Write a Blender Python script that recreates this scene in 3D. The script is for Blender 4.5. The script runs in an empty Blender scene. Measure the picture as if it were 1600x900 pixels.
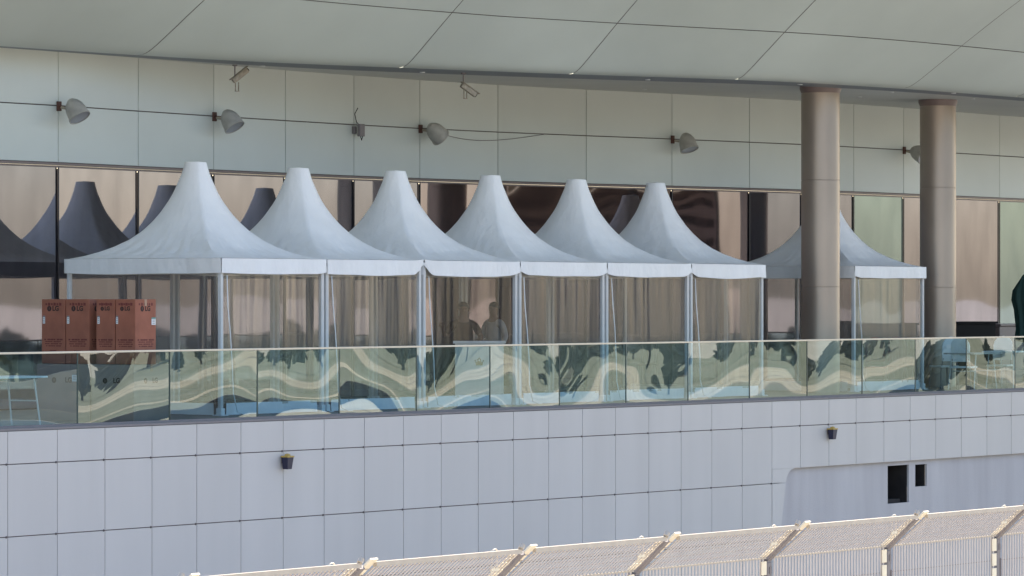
import bpy, bmesh, math, random
from mathutils import Vector, Matrix
from mathutils import noise as mnoise
R = math.radians
sc = bpy.context.scene
col = sc.collection
random.seed(7)

# ------------------------------------------------------------------ camera, sky, sun
TH = R(57.0)                       # heading of the camera, measured from +Y towards +X
FP, HOR, EYE = 7000.0, 465.0, 1.85  # focal length and horizon in 1600 px units, eye height above terrace
cam = bpy.data.cameras.new('camera'); camo = bpy.data.objects.new('camera', cam); col.objects.link(camo)
cam.sensor_width = 36; cam.lens = 36 * FP / 1600; cam.shift_y = (HOR - 450) / 1600
cam.clip_start = 1; cam.clip_end = 8000
camo.location = (0, 0, EYE); camo.rotation_euler = (R(90), 0, -TH)
sc.camera = camo
SUN_EL, SUN_AZ = 44.0, 78.0        # azimuth measured from +Y towards +X
w = bpy.data.worlds.new('World'); sc.world = w; w.use_nodes = True
nt = w.node_tree; bg = nt.nodes['Background']
sky = nt.nodes.new('ShaderNodeTexSky'); sky.sky_type = 'NISHITA'; sky.sun_disc = False
sky.sun_elevation = R(SUN_EL); sky.sun_rotation = R(SUN_AZ); sky.dust_density = 2.0; sky.air_density = 1.0; sky.ozone_density = 1.9
nt.links.new(sky.outputs[0], bg.inputs[0]); bg.inputs[1].default_value = 0.12
sl = bpy.data.lights.new('sun', 'SUN'); sl.energy = 4.2; sl.angle = R(3); sl.color = (1.0, .87, .72)
so = bpy.data.objects.new('sun', sl); col.objects.link(so)
sd = Vector((math.sin(R(SUN_AZ)) * math.cos(R(SUN_EL)), math.cos(R(SUN_AZ)) * math.cos(R(SUN_EL)), math.sin(R(SUN_EL))))
so.rotation_euler = sd.to_track_quat('Z', 'Y').to_euler(); so.location = (60, 20, 40)
sc.view_settings.view_transform = 'Standard'; sc.view_settings.look = 'None'
sc.view_settings.exposure = 1.62; sc.view_settings.gamma = 1.0
sc.cycles.max_bounces = 10; sc.cycles.transparent_max_bounces = 24; sc.cycles.glossy_bounces = 5
sc.cycles.caustics_reflective = False; sc.cycles.caustics_refractive = False

sT, cT = math.sin(TH), math.cos(TH)
def atz(px, py, z):                # surveyed point: photo direction met with a known height
    Z = FP * (z - EYE) / (HOR - py); X = (px - 800) * Z / FP
    return Vector((Z * sT + X * cT, Z * cT - X * sT, z))
def xat(px, Y):                    # X of the photo direction px on the line y = Y
    return Y * math.tan(TH + math.atan((px - 800) / FP))
def zat(px, py, X, Y):
    Z = X * sT + Y * cT
    return EYE + (HOR - py) * Z / FP

# ------------------------------------------------------------------ helpers
class MB:
    def __init__(s): s.v = []; s.f = []; s.m = []; s.c = []
    def face(s, pts, m=0, c=1.0):
        n = len(s.v); s.v += [tuple(p) for p in pts]; s.f.append(tuple(range(n, n + len(pts)))); s.m.append(m); s.c.append(c)
    def raw(s, vs, fs, m=0, c=1.0):
        n = len(s.v); s.v += [tuple(p) for p in vs]
        for f in fs: s.f.append(tuple(i + n for i in f)); s.m.append(m); s.c.append(c)
    def box(s, lo, hi, m=0, M=None, c=1.0, bev=0.0):
        x0, y0, z0 = lo; x1, y1, z1 = hi
        if bev > 0:
            b = bmesh.new(); bmesh.ops.create_cube(b, size=1)
            for v in b.verts: v.co = Vector(((x0 + x1) / 2 + v.co.x * (x1 - x0), (y0 + y1) / 2 + v.co.y * (y1 - y0), (z0 + z1) / 2 + v.co.z * (z1 - z0)))
            bmesh.ops.bevel(b, geom=b.edges[:], offset=bev, segments=2, affect='EDGES', profile=.5)
            vs = [v.co.copy() for v in b.verts]; fs = [[v.index for v in f.verts] for f in b.faces]; b.free()
        else:
            vs = [Vector(p) for p in ((x0,y0,z0),(x1,y0,z0),(x1,y1,z0),(x0,y1,z0),(x0,y0,z1),(x1,y0,z1),(x1,y1,z1),(x0,y1,z1))]
            fs = [(0,3,2,1),(4,5,6,7),(0,1,5,4),(1,2,6,5),(2,3,7,6),(3,0,4,7)]
        if M is not None: vs = [M @ Vector(v) for v in vs]
        s.raw(vs, fs, m, c)
    def beam(s, p, q, wd, hd, m=0, up=(0, 0, 1)):      # rectangular bar between two points
        p, q = Vector(p), Vector(q); d = (q - p).normalized(); u = Vector(up)
        if abs(d.dot(u)) > .98: u = Vector((0, 1, 0))
        a = d.cross(u).normalized() * wd / 2; b = a.cross(d).normalized() * hd / 2
        vs = [p-a-b, p+a-b, p+a+b, p-a+b, q-a-b, q+a-b, q+a+b, q-a+b]
        s.raw(vs, [(0,1,2,3),(7,6,5,4),(0,4,5,1),(1,5,6,2),(2,6,7,3),(3,7,4,0)], m)
    def tube(s, pts, r, n=10, m=0, caps=True):
        pts = [Vector(p) for p in pts]; rs = r if isinstance(r, (list, tuple)) else [r] * len(pts)
        base = len(s.v); pa = None
        for i, p in enumerate(pts):
            d = (pts[min(i+1, len(pts)-1)] - pts[max(i-1, 0)]).normalized()
            if pa is None: a = d.orthogonal().normalized()
            else: a = (pa - d * pa.dot(d)).normalized()
            pa = a; b = d.cross(a)
            for k in range(n):
                t = 2 * math.pi * k / n; s.v.append(tuple(p + (a * math.cos(t) + b * math.sin(t)) * rs[i]))
        for i in range(len(pts) - 1):
            for k in range(n):
                A = base + i * n; k2 = (k + 1) % n
                s.f.append((A+k, A+k2, A+n+k2, A+n+k)); s.m.append(m); s.c.append(1.0)
        if caps:
            s.f.append(tuple(base + k for k in reversed(range(n)))); s.m.append(m); s.c.append(1.0)
            e = base + (len(pts) - 1) * n
            s.f.append(tuple(e + k for k in range(n))); s.m.append(m); s.c.append(1.0)
    def lathe(s, prof, n=24, M=None, m=0):            # prof: (r, z)
        base = len(s.v); M = M or Matrix()
        for r, z in prof:
            for k in range(n):
                t = 2 * math.pi * k / n; s.v.append(tuple(M @ Vector((r * math.cos(t), r * math.sin(t), z))))
        for i in range(len(prof) - 1):
            for k in range(n):
                A = base + i * n; k2 = (k + 1) % n
                s.f.append((A+k, A+k2, A+n+k2, A+n+k)); s.m.append(m); s.c.append(1.0)
    def grid(s, fn, nu, nv, m=0, c=1.0, flip=False):
        base = len(s.v)
        for j in range(nv + 1):
            for i in range(nu + 1): s.v.append(tuple(fn(i / nu, j / nv)))
        for j in range(nv):
            for i in range(nu):
                a = base + j * (nu + 1) + i; f = (a, a+1, a+nu+2, a+nu+1)
                s.f.append(f[::-1] if flip else f); s.m.append(m); s.c.append(c)
    def build(s, name, mats, parent=None, smooth=False, loc=None):
        me = bpy.data.meshes.new(name); vs = s.v
        if loc is not None: L = Vector(loc); vs = [tuple(Vector(v) - L) for v in vs]
        me.from_pydata(vs, [], s.f)
        if not isinstance(mats, (list, tuple)): mats = [mats]
        for x in mats: me.materials.append(x)
        for p, k in zip(me.polygons, s.m): p.material_index = k; p.use_smooth = bool(smooth)
        if any(c != 1.0 for c in s.c):
            at = me.color_attributes.new('tint', 'FLOAT_COLOR', 'CORNER')
            for p, c in zip(me.polygons, s.c):
                for li in p.loop_indices: at.data[li].color = (c, c, c, 1)
        if smooth == 'auto':
            me.set_sharp_from_angle(angle=R(38))
        me.update()
        o = bpy.data.objects.new(name, me); col.objects.link(o)
        if loc is not None: o.location = loc
        if parent is not None: o.parent = parent
        return o
def tag(o, label=None, cat=None, group=None, kind=None):
    if label: o['label'] = label
    if cat: o['category'] = cat
    if group: o['group'] = group
    if kind: o['kind'] = kind
    return o
def empty(name, loc=(0, 0, 0), rz=0.0):
    o = bpy.data.objects.new(name, None); col.objects.link(o); o.location = loc; o.rotation_euler = (0, 0, rz)
    o.empty_display_size = .3
    return o
def copy_tree(o, parent=None):
    c = o.copy(); col.objects.link(c)
    if parent is not None: c.parent = parent
    for ch in [x for x in col.objects if x.parent == o]: copy_tree(ch, c)
    return c

# ------------------------------------------------------------------ materials
def mat(name, base, rough=.6, metal=0.0, spec=.5, nscale=0, namt=.12, nstretch=(1,1,1), bump=0.0, bscale=40, tint=False, coat=0, color2=None):
    m = bpy.data.materials.new(name); m.use_nodes = True; n = m.node_tree.nodes; l = m.node_tree.links
    p = n['Principled BSDF']; p.inputs['Base Color'].default_value = (*base, 1); p.inputs['Roughness'].default_value = rough
    p.inputs['Metallic'].default_value = metal; p.inputs['Specular IOR Level'].default_value = spec
    p.inputs['Coat Weight'].default_value = coat
    tc = n.new('ShaderNodeTexCoord'); src = None
    if nscale:
        mp = n.new('ShaderNodeMapping'); mp.inputs['Scale'].default_value = nstretch; l.new(tc.outputs['Object'], mp.inputs[0])
        nz = n.new('ShaderNodeTexNoise'); nz.inputs['Scale'].default_value = nscale; nz.inputs['Detail'].default_value = 5; l.new(mp.outputs[0], nz.inputs['Vector'])
        mr = n.new('ShaderNodeMapRange'); mr.inputs['From Min'].default_value = .3; mr.inputs['From Max'].default_value = .7; l.new(nz.outputs[0], mr.inputs[0])
        mx = n.new('ShaderNodeMix'); mx.data_type = 'RGBA'
        c2 = color2 or tuple(b * (1 - namt) for b in base)
        mx.inputs[6].default_value = (*base, 1); mx.inputs[7].default_value = (*c2, 1); l.new(mr.outputs[0], mx.inputs[0])
        src = mx.outputs[2]
    if tint:
        at = n.new('ShaderNodeVertexColor'); at.layer_name = 'tint'
        m2 = n.new('ShaderNodeMix'); m2.data_type = 'RGBA'; m2.blend_type = 'MULTIPLY'; m2.inputs[0].default_value = 1
        if src: l.new(src, m2.inputs[6])
        else: m2.inputs[6].default_value = (*base, 1)
        l.new(at.outputs[0], m2.inputs[7]); src = m2.outputs[2]
    if src: l.new(src, p.inputs['Base Color'])
    if bump:
        nb = n.new('ShaderNodeTexNoise'); nb.inputs['Scale'].default_value = bscale; l.new(tc.outputs['Object'], nb.inputs['Vector'])
        bp = n.new('ShaderNodeBump'); bp.inputs['Strength'].default_value = bump; bp.inputs['Distance'].default_value = .01
        l.new(nb.outputs[0], bp.inputs['Height']); l.new(bp.outputs[0], p.inputs['Normal'])
    return m
def add_bump(m, scale, stretch, dist, targets, detail=0.0, offset_by_object=False, rnd=True):
    n = m.node_tree.nodes; l = m.node_tree.links
    tc = n.new('ShaderNodeTexCoord'); mp = n.new('ShaderNodeMapping'); mp.inputs['Scale'].default_value = stretch
    l.new(tc.outputs['Object'], mp.inputs[0])
    nz = n.new('ShaderNodeTexNoise'); nz.noise_dimensions = '4D'; nz.inputs['Scale'].default_value = scale; nz.inputs['Detail'].default_value = detail
    l.new(mp.outputs[0], nz.inputs['Vector'])
    if rnd:
        oi = n.new('ShaderNodeObjectInfo'); mu = n.new('ShaderNodeMath'); mu.operation = 'MULTIPLY'; mu.inputs[1].default_value = 37.0
        l.new(oi.outputs['Random'], mu.inputs[0]); l.new(mu.outputs[0], nz.inputs['W'])
    bp = n.new('ShaderNodeBump'); bp.inputs['Strength'].default_value = 1.0; bp.inputs['Distance'].default_value = dist
    l.new(nz.outputs[0], bp.inputs['Height'])
    for t in targets: l.new(bp.outputs[0], t)
    return bp

M = {}
M['clad'] = mat('upper_cladding', (.61, .655, .635), .42, nscale=.35, namt=.10, tint=True, spec=.45)
M['joint'] = mat('joint_dark', (.12, .10, .10), .8)  # dark backing that shows in the panel gaps, also the fixing bolts
M['roofp'] = mat('roof_panels', (.58, .635, .60), .38, nscale=.3, namt=.13, tint=True, spec=.4)
M['lipband'] = mat('lip_band', (.20, .225, .25), .5, nscale=1, namt=.1)
M['soffit'] = mat('soffit_board', (.60, .62, .60), .5, nscale=.6, namt=.1)
M['lower'] = mat('lower_cladding', (.57, .545, .535), .45, nscale=1.3, namt=.07, nstretch=(1, 1, .14), tint=True, spec=.4)
M['jointl'] = mat('lower_joint', (.20, .16, .16), .8)
M['trim'] = mat('window_head_trim', (.20, .15, .145), .45, nscale=3)
M['mull'] = mat('mullion_dark', (.03, .022, .025), .4)
M['concrete'] = mat('raw_concrete', (.56, .53, .53), .85, nscale=1.0, namt=.3, nstretch=(2.2, 1, .35), bump=.4, bscale=30, color2=(.47, .44, .445))
M['dark'] = mat('opening_dark', (.035, .03, .03), .9, nscale=3, namt=.5)
M['tile'] = mat('terrace_tile', (.27, .25, .235), .5, nscale=2, namt=.2)
M['column'] = mat('column_metal', (.38, .32, .275), .38, metal=.65, nscale=.9, namt=.18, nstretch=(1, 1, .5), bump=.03, bscale=5)
M['lampgrey'] = mat('lamp_housing', (.46, .45, .42), .5, nscale=6, namt=.3)
M['lampglass'] = mat('lamp_lens', (.42, .45, .50), .15, spec=.7)
M['rust'] = mat('rusty_bracket', (.13, .06, .05), .7, nscale=20, namt=.4)
M['ivory'] = mat('aged_ivory', (.42, .38, .31), .5, nscale=15, namt=.4)
M['canvas'] = mat('white_canvas', (.86, .875, .90), .55, nscale=2.2, nstretch=(1, 1, .35), namt=.09, spec=.3)
M['post'] = mat('white_post', (.68, .69, .70), .35, nscale=5, namt=.1)
M['white'] = mat('white_paint', (.78, .80, .82), .4, nscale=4, namt=.05)
M['carton'] = mat('brown_carton', (.33, .12, .075), .8, nscale=3.5, namt=.28, bump=.8, bscale=6)
M['cartonlow'] = mat('faded_carton', (.32, .25, .22), .8, nscale=2.5, namt=.2)
M['ink'] = mat('carton_ink', (.035, .018, .016), .8)
M['inkred'] = mat('carton_ink_red', (.13, .028, .025), .8)
M['sticker'] = mat('sticker_white', (.65, .68, .70), .5)
M['stickg'] = mat('sticker_green', (.08, .25, .22), .5)
M['tape'] = mat('carton_tape', (.33, .20, .14), .3)
M['black'] = mat('black_laminate', (.006, .006, .007), .8, spec=.15)
M['navy'] = mat('wall_lamp_navy', (.02, .02, .05), .45)
M['yellow'] = mat('wall_lamp_yellow', (.62, .42, .10), .5, nscale=40, namt=.5)
M['fence'] = mat('cream_galvanised', (.74, .68, .56), .45, nscale=8, namt=.15)
M['frail'] = mat('fence_rail', (.50, .44, .37), .45, nscale=8, namt=.15)
M['fbar'] = mat('fence_bar_lit', (.86, .78, .62), .5, nscale=8, namt=.1)  # flat bar and clamps paled, sunlight put into the cream
M['mesh'] = mat('fence_wire', (.56, .52, .50), .45, nscale=8, namt=.1)
M['wiredark'] = mat('fence_cross_wire', (.22, .17, .16), .6)
M['greyplate'] = mat('fence_post_grey', (.22, .20, .21), .6, nscale=6)
M['gold'] = mat('crown_gold', (.22, .15, .06), .4, metal=.3)
M['rail'] = mat('handrail_alu', (.62, .56, .47), .3, metal=.3)
M['seal'] = mat('glass_edge', (.02, .05, .05), .3)
M['skin'] = mat('skin', (.12, .06, .04), .6)
M['shirtd'] = mat('dark_shirt', (.03, .011, .010), .95, spec=.1, nscale=10)
M['shirtl'] = mat('pale_shirt', (.30, .31, .33), .85, nscale=10)
M['trouser'] = mat('dark_trousers', (.03, .03, .04), .85)
M['hair'] = mat('hair', (.015, .01, .01), .7)
M['chairb'] = mat('brown_chair', (.16, .05, .05), .6)
M['greytable'] = mat('grey_table', (.35, .36, .37), .5)

add_bump(M['canvas'], 5.0, (1, 1, .6), .03, [M['canvas'].node_tree.nodes['Principled BSDF'].inputs['Normal']], detail=3)
add_bump(M['clad'], .5, (1, 1, 1), .01, [M['clad'].node_tree.nodes['Principled BSDF'].inputs['Normal']], detail=0)
add_bump(M['roofp'], .35, (1, 1, 1), .02, [M['roofp'].node_tree.nodes['Principled BSDF'].inputs['Normal']], detail=0)
def glass_facade(name, refl, body, fac, dist, stretch=(1, 1, 1), scale=.9):
    m = bpy.data.materials.new(name); m.use_nodes = True; n = m.node_tree.nodes; l = m.node_tree.links
    n.remove(n['Principled BSDF']); out = n['Material Output']
    g = n.new('ShaderNodeBsdfGlossy'); g.inputs['Color'].default_value = (*refl, 1); g.inputs['Roughness'].default_value = .02
    d = n.new('ShaderNodeBsdfDiffuse'); d.inputs['Color'].default_value = (*body, 1)
    mx = n.new('ShaderNodeMixShader'); mx.inputs[0].default_value = fac
    tc = n.new('ShaderNodeTexCoord'); mp = n.new('ShaderNodeMapping'); mp.inputs['Scale'].default_value = (1, 1, .3); l.new(tc.outputs['Object'], mp.inputs[0])
    nz = n.new('ShaderNodeTexNoise'); nz.inputs['Scale'].default_value = 2.2; nz.inputs['Detail'].default_value = 6; l.new(mp.outputs[0], nz.inputs['Vector'])
    mr = n.new('ShaderNodeMapRange'); mr.inputs['From Min'].default_value = .3; mr.inputs['From Max'].default_value = .7; mr.inputs['To Min'].default_value = fac * .84; mr.inputs['To Max'].default_value = fac * 1.1
    l.new(nz.outputs[0], mr.inputs[0]); l.new(mr.outputs[0], mx.inputs[0])
    l.new(d.outputs[0], mx.inputs[1]); l.new(g.outputs[0], mx.inputs[2]); l.new(mx.outputs[0], out.inputs[0])
    add_bump(m, scale, stretch, dist, [g.inputs['Normal']])
    return m
M['pane'] = glass_facade('bronze_mirror_glass', (.57, .565, .66), (.05, .044, .048), .40, .0022, scale=.8)
M['panewarp'] = glass_facade('warped_mirror_glass', (.74, .64, .68), (.03, .022, .024), .42, .007, scale=.75)
M['panegreen'] = glass_facade('green_tinted_glass', (.60, .74, .78), (.14, .19, .175), .30, .004)

def rail_glass():
    m = bpy.data.materials.new('railing_glass'); m.use_nodes = True; n = m.node_tree.nodes; l = m.node_tree.links
    n.remove(n['Principled BSDF']); out = n['Material Output']
    t = n.new('ShaderNodeBsdfTransparent'); t.inputs['Color'].default_value = (.64, .84, .89, 1)
    g = n.new('ShaderNodeBsdfGlossy'); g.inputs['Color'].default_value = (.84, .92, .90, 1); g.inputs['Roughness'].default_value = .0
    mx = n.new('ShaderNodeMixShader'); mx.inputs[0].default_value = .22
    l.new(t.outputs[0], mx.inputs[1]); l.new(g.outputs[0], mx.inputs[2]); l.new(mx.outputs[0], out.inputs[0])
    add_bump(m, .38, (1, 1, 1.2), .021, [g.inputs['Normal']], detail=.9)
    return m
M['rglass'] = rail_glass()

def pvc(name, tr, dif, glo):
    m = bpy.data.materials.new(name); m.use_nodes = True; n = m.node_tree.nodes; l = m.node_tree.links
    n.remove(n['Principled BSDF']); out = n['Material Output']
    t = n.new('ShaderNodeBsdfTransparent'); t.inputs['Color'].default_value = (.93, .91, .89, 1)
    d = n.new('ShaderNodeBsdfDiffuse'); d.inputs['Color'].default_value = (.54, .49, .45, 1)
    tl = n.new('ShaderNodeBsdfTranslucent'); tl.inputs['Color'].default_value = (.50, .48, .46, 1)
    g = n.new('ShaderNodeBsdfGlossy'); g.inputs['Color'].default_value = (.9, .88, .86, 1); g.inputs['Roughness'].default_value = .16
    m1 = n.new('ShaderNodeMixShader'); m1.inputs[0].default_value = .5; l.new(d.outputs[0], m1.inputs[1]); l.new(tl.outputs[0], m1.inputs[2])
    # milky streaks running down the film
    tc = n.new('ShaderNodeTexCoord'); mp = n.new('ShaderNodeMapping'); mp.inputs['Scale'].default_value = (1, 1, .06); l.new(tc.outputs['Object'], mp.inputs[0])
    nz = n.new('ShaderNodeTexNoise'); nz.inputs['Scale'].default_value = 7; nz.inputs['Detail'].default_value = 4; l.new(mp.outputs[0], nz.inputs['Vector'])
    mr = n.new('ShaderNodeMapRange'); mr.inputs['From Min'].default_value = .3; mr.inputs['From Max'].default_value = .72
    mr.inputs['To Min'].default_value = dif * .75; mr.inputs['To Max'].default_value = dif * 1.3; l.new(nz.outputs[0], mr.inputs[0])
    m2 = n.new('ShaderNodeMixShader'); l.new(mr.outputs[0], m2.inputs[0]); l.new(t.outputs[0], m2.inputs[1]); l.new(m1.outputs[0], m2.inputs[2])
    m3 = n.new('ShaderNodeMixShader'); m3.inputs[0].default_value = glo; l.new(m2.outputs[0], m3.inputs[1]); l.new(g.outputs[0], m3.inputs[2])
    l.new(m3.outputs[0], out.inputs[0])
    add_bump(m, 3.0, (1, 1, .12), .02, [g.inputs['Normal']], detail=2)
    return m
M['pvc'] = pvc('clear_vinyl', 1, .19, .10)
M['pvcnew'] = pvc('clearer_vinyl', 1, .06, .06)

def band_ground():
    # dry grass with patches, far grounds
    m = mat('dry_ground', (.46, .42, .35), .95, nscale=.02, namt=.3, color2=(.34, .32, .26))
    return m
M['ground'] = band_ground()
M['sand'] = mat('pale_paving', (.52, .46, .34), .9, nscale=.09, color2=(.33, .30, .21))
M['asphalt'] = mat('asphalt', (.14, .14, .145), .85, nscale=.2, namt=.2)
M['grass'] = mat('grass', (.12, .14, .08), .95, nscale=.07, color2=(.22, .22, .15))
M['leaf'] = mat('leaf_hazy', (.24, .23, .16), .9, nscale=2, namt=.4)  # paled to olive tan, distance haze put into the leaf colour
M['leaf2'] = mat('leaf_dry', (.17, .165, .10), .9, nscale=2, namt=.4)
M['bark'] = mat('bark', (.12, .09, .06), .9)
M['standbrown'] = mat('stand_brown', (.10, .065, .06), .7, nscale=.5, namt=.5)
M['cream'] = mat('cream_panel', (.60, .52, .42), .6)

# ------------------------------------------------------------------ surroundings in front of the building (met by the mirror glass)
GZ = -6.0
b = MB(); b.face([(-2500, -3500, GZ), (4500, -3500, GZ), (4500, 3500, GZ), (-2500, 3500, GZ)])
tag(b.build('ground', M['ground']), kind='structure')
W = Vector((.839, -.545, 0)); Wp = Vector((.545, .839, 0)); O0 = Vector((60, 40, 0))
def strip(name, d0, d1, s0, s1, m, z):
    q = MB(); P = lambda d, s: O0 + W * d + Wp * s + Vector((0, 0, z))
    q.face([P(d0, s0), P(d1, s0), P(d1, s1), P(d0, s1)])
    o = q.build(name, m); tag(o, kind='structure'); return o
strip('paddock_road', 30, 60, -400, 500, M['asphalt'], GZ + .004)
strip('lawn', 84, 178, -500, 600, M['grass'], GZ + .004)
strip('service_path', 112, 122, -500, 600, M['sand'], GZ + .008)
strip('gravel_path', 250, 257, -500, 600, M['sand'], GZ + .010)
strip('run_off', 182, 204, -500, 600, M['sand'], GZ + .008)
strip('race_track', 206, 222, -500, 600, M['asphalt'], GZ + .004)
strip('verge', 224, 318, -600, 700, M['grass'], GZ + .006)
strip('far_paving', 320, 372, -600, 700, M['sand'], GZ + .008)
for dk, wk, mk in ((85, .8, 'asphalt'), (111, .7, 'leaf'), (122.3, .6, 'leaf'), (180.5, 1.0, 'standbrown'), (205, .8, 'standbrown'), (222.6, 1.0, 'white'), (187, .5, 'leaf'), (249, .6, 'leaf'), (319, .9, 'leaf'), (338, 1.2, 'asphalt'), (355, 1.0, 'leaf')):
    strip('reflected_kerb', dk, dk + wk, -500, 600, M[mk], GZ + .014)  # unseen thin lines added to give the railing's reflections more detail
strip('far_lawn', 376, 700, -700, 800, M['grass'], GZ + .004)
def wall_line(d, s0, s1, h, m, label, name='barrier_wall'):
    q = MB(); a = O0 + W * d + Wp * s0; e = O0 + W * d + Wp * s1
    q.beam((a.x, a.y, GZ + h / 2), (e.x, e.y, GZ + h / 2), .5, h)
    tag(q.build(name, m), label, 'wall')
wall_line(148, -300, 400, 1.0, M['white'], 'long low white barrier wall across the open ground')
wall_line(200, -300, 400, .9, M['standbrown'], 'long low brown barrier wall beside the track', 'barrier_wall')
# tree belt: individual rounded trees far off, one mass
def tree_belt(name, d, s0, s1, n, hmin, hmax, ml):
    q = MB(); rnd = random.Random(int(d))
    for i in range(n):
        s = s0 + (s1 - s0) * (i + rnd.random() * .8) / n; dd = d + rnd.uniform(-12, 12)
        p = O0 + W * dd + Wp * s; h = rnd.uniform(hmin, hmax); r = h * rnd.uniform(.35, .6)
        q.tube([(p.x, p.y, GZ), (p.x, p.y, GZ + h * .6)], [.3, .12], 5, 1)
        for k in range(110):
            u = Vector((rnd.gauss(0, 1), rnd.gauss(0, 1), rnd.gauss(0, 1))).normalized() * (rnd.random() ** .4)
            c = Vector((p.x + u.x * r, p.y + u.y * r, GZ + h * .62 + u.z * h * .38)); sz = h * rnd.uniform(.10, .19)
            a = Vector((rnd.uniform(-1, 1), rnd.uniform(-1, 1), rnd.uniform(-1, 1))).normalized(); bb = a.orthogonal().normalized()
            q.face([c - a * sz, c + bb * sz, c + a * sz, c - bb * sz], 0)
    tag(q.build(name, [ml, M['bark']]), kind='stuff')
tree_belt('tree_belt', 430, -500, 650, 300, 3.0, 4.8, M['leaf'])
# grandstand whose warped image shows in the middle panes
def grandstand():
    o = empty('grandstand', (166, -72, GZ), R(38))
    q = MB()
    for k in range(9): q.box((-15, -1.2 * k - 1.2, 0), (15, -1.2 * k, 3.9 + k * .68), 0)
    q.build('seating_tier', M['standbrown'], o)
    q = MB(); q.box((-16, .05, 0), (16, .35, 4.1), bev=.05); q.box((-16, 1.8, 0), (16, 2.0, 1.6)); q.build('front_wall', M['cream'], o)
    for x in (-12, -4, 3, 10):
        q = MB(); q.box((x, .36, .2), (x + 3.2, .42, 2.9)); q.build('gate', M['mull'], o)
    for x in (-14.5, -7, 0, 7, 14.5):
        q = MB(); q.box((x - .25, -11.6, 0), (x + .25, -11.1, 14.2)); q.build('frame_post', M['dark'], o)
        q = MB(); q.box((x - .2, -.3, 0), (x + .2, .1, 14.2)); q.build('frame_post', M['dark'], o)
    q = MB(); q.box((-16, -13, 14.2), (16, 1, 15.0)); q.build('roof', M['cream'], o)
    q = MB()
    for k in range(4): q.box((-15, -11.05, 10.4 + k * .8), (15, -10.9, 10.8 + k * .8))
    q.build('louvre', M['trim'], o)
    q = MB(); q.box((-15.4, -12.4, 0), (15.4, -12.0, 14.1)); q.build('back_wall', M['trim'], o)
    tag(o, 'brown grandstand with cream roof mirrored in the middle windows', 'grandstand')
grandstand()

# ------------------------------------------------------------------ upper facade
JP = [(0,160),(91,165),(216,173.5),(334,182),(446,188.5),(553,195),(656,201),(778,207.5),(916,212),(1050,217),(1171,221.5),(1253,225.7),(1334,229.5),(1412,234),(1487,239),(1562,243.5)]
ZJ, ZW, ZS, ZL = 5.05, 4.02, 5.96, 5.90
pts = [atz(p[0], p[1], ZJ).xy for p in JP[1:]]
# smooth the surveyed plan a little
Ys = [p.y for p in pts]
for it in range(2): Ys = [Ys[0]] + [(Ys[i-1] + 2 * Ys[i] + Ys[i+1]) / 4 for i in range(1, len(Ys)-1)] + [Ys[-1]]
plan = []
for (px, py), y in zip(JP[1:], Ys): plan.append(Vector((xat(px, y), y)))
first = plan[0]; plan = [Vector((first.x - 2.45 * k, 47.0)) for k in (6, 5, 4, 3, 2, 1)] + plan
for k in range(12): plan.append(plan[-1] + Vector((2.45, .02)))
fac = empty('building_facade', (plan[0].x, plan[0].y, 0))
tag(fac, 'pale green panelled facade with a band of mirror windows behind the tents', 'building')
FL = fac.location.copy()
def lp(v): return Vector(v) - FL
def facade_panel(q, a, b_, z0, z1, out, th, gap=.009, c=1.0, m=0):
    d = (b_ - a).normalized(); n = Vector((d.y, -d.x)); a2 = a + d * gap; b2 = b_ - d * gap
    o1 = n * out; o2 = n * (out - th)
    P = [(a2+o1, z0+gap), (b2+o1, z0+gap), (b2+o1, z1-gap), (a2+o1, z1-gap), (a2+o2, z0+gap), (b2+o2, z0+gap), (b2+o2, z1-gap), (a2+o2, z1-gap)]
    vs = [lp((p.x, p.y, z)) for p, z in P]
    q.raw(vs, [(0,1,2,3),(5,4,7,6),(4,0,3,7),(1,5,6,2),(3,2,6,7),(4,5,1,0)], m, c)
q = MB(); rnd = random.Random(3)
for i in range(len(plan) - 1):
    for z0, z1 in ((4.10, ZJ), (ZJ, 6.0)): facade_panel(q, plan[i], plan[i+1], z0, z1, .0, .03, .010, rnd.uniform(.955, 1.045))
q.build('cladding', M['clad'], fac)
q = MB()
for i in range(len(plan) - 1): facade_panel(q, plan[i], plan[i+1], 4.10, 6.0, -.034, .2, 0)
q.build('backing', M['joint'], fac)
q = MB()
for i in range(len(plan) - 1):
    facade_panel(q, plan[i], plan[i+1], 4.055, 4.098, .035, .1, 0); facade_panel(q, plan[i], plan[i+1], 4.02, 4.05, .0, .1, 0)
q.build('window_head', M['trim'], fac)
jpx = [None] * 6 + [p[0] for p in JP[1:]] + [None] * 12
for i in range(len(plan) - 1):
    w_ = MB(); mid = (plan[i] + plan[i+1]) / 2
    t1, t2 = rnd.uniform(-.0012, .0012), rnd.uniform(-.0010, .0010)
    d = (plan[i+1] - plan[i]).normalized(); n = Vector((d.y, -d.x)); L = (plan[i+1] - plan[i]).length
    loc = lp((mid.x, mid.y, 2.0))
    def pt(u, v):
        off = -.02 + t1 * (u - .5) * L * .6 + t2 * (v - .5) * 4
        xy = d * ((u - .5) * (L - .02)) + n * off
        return (xy.x, xy.y, -1.98 + v * 4.0)
    w_.grid(pt, 6, 8)
    px = jpx[i]
    mm = M['pane']; lab = None
    if px in (656, 778, 916, 1050): mm = M['panewarp']
    if px in (1334, 1562): mm = M['panegreen']; lab = 'greenish window pane'
    pn = w_.build('window_pane', mm, fac, smooth=True); pn.location = loc
    if lab: pn['label'] = lab
    u_ = MB(); facade = plan[i]; nn = n
    u_.box((-.012, -.006, -2), (.012, .01, 2.02), M=Matrix.Rotation(math.atan2(d.y, d.x), 4, 'Z'))
    mu = u_.build('mullion', M['mull'], fac); a = plan[i] + n * .005; mu.location = lp((a.x, a.y, 2.0))
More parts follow.
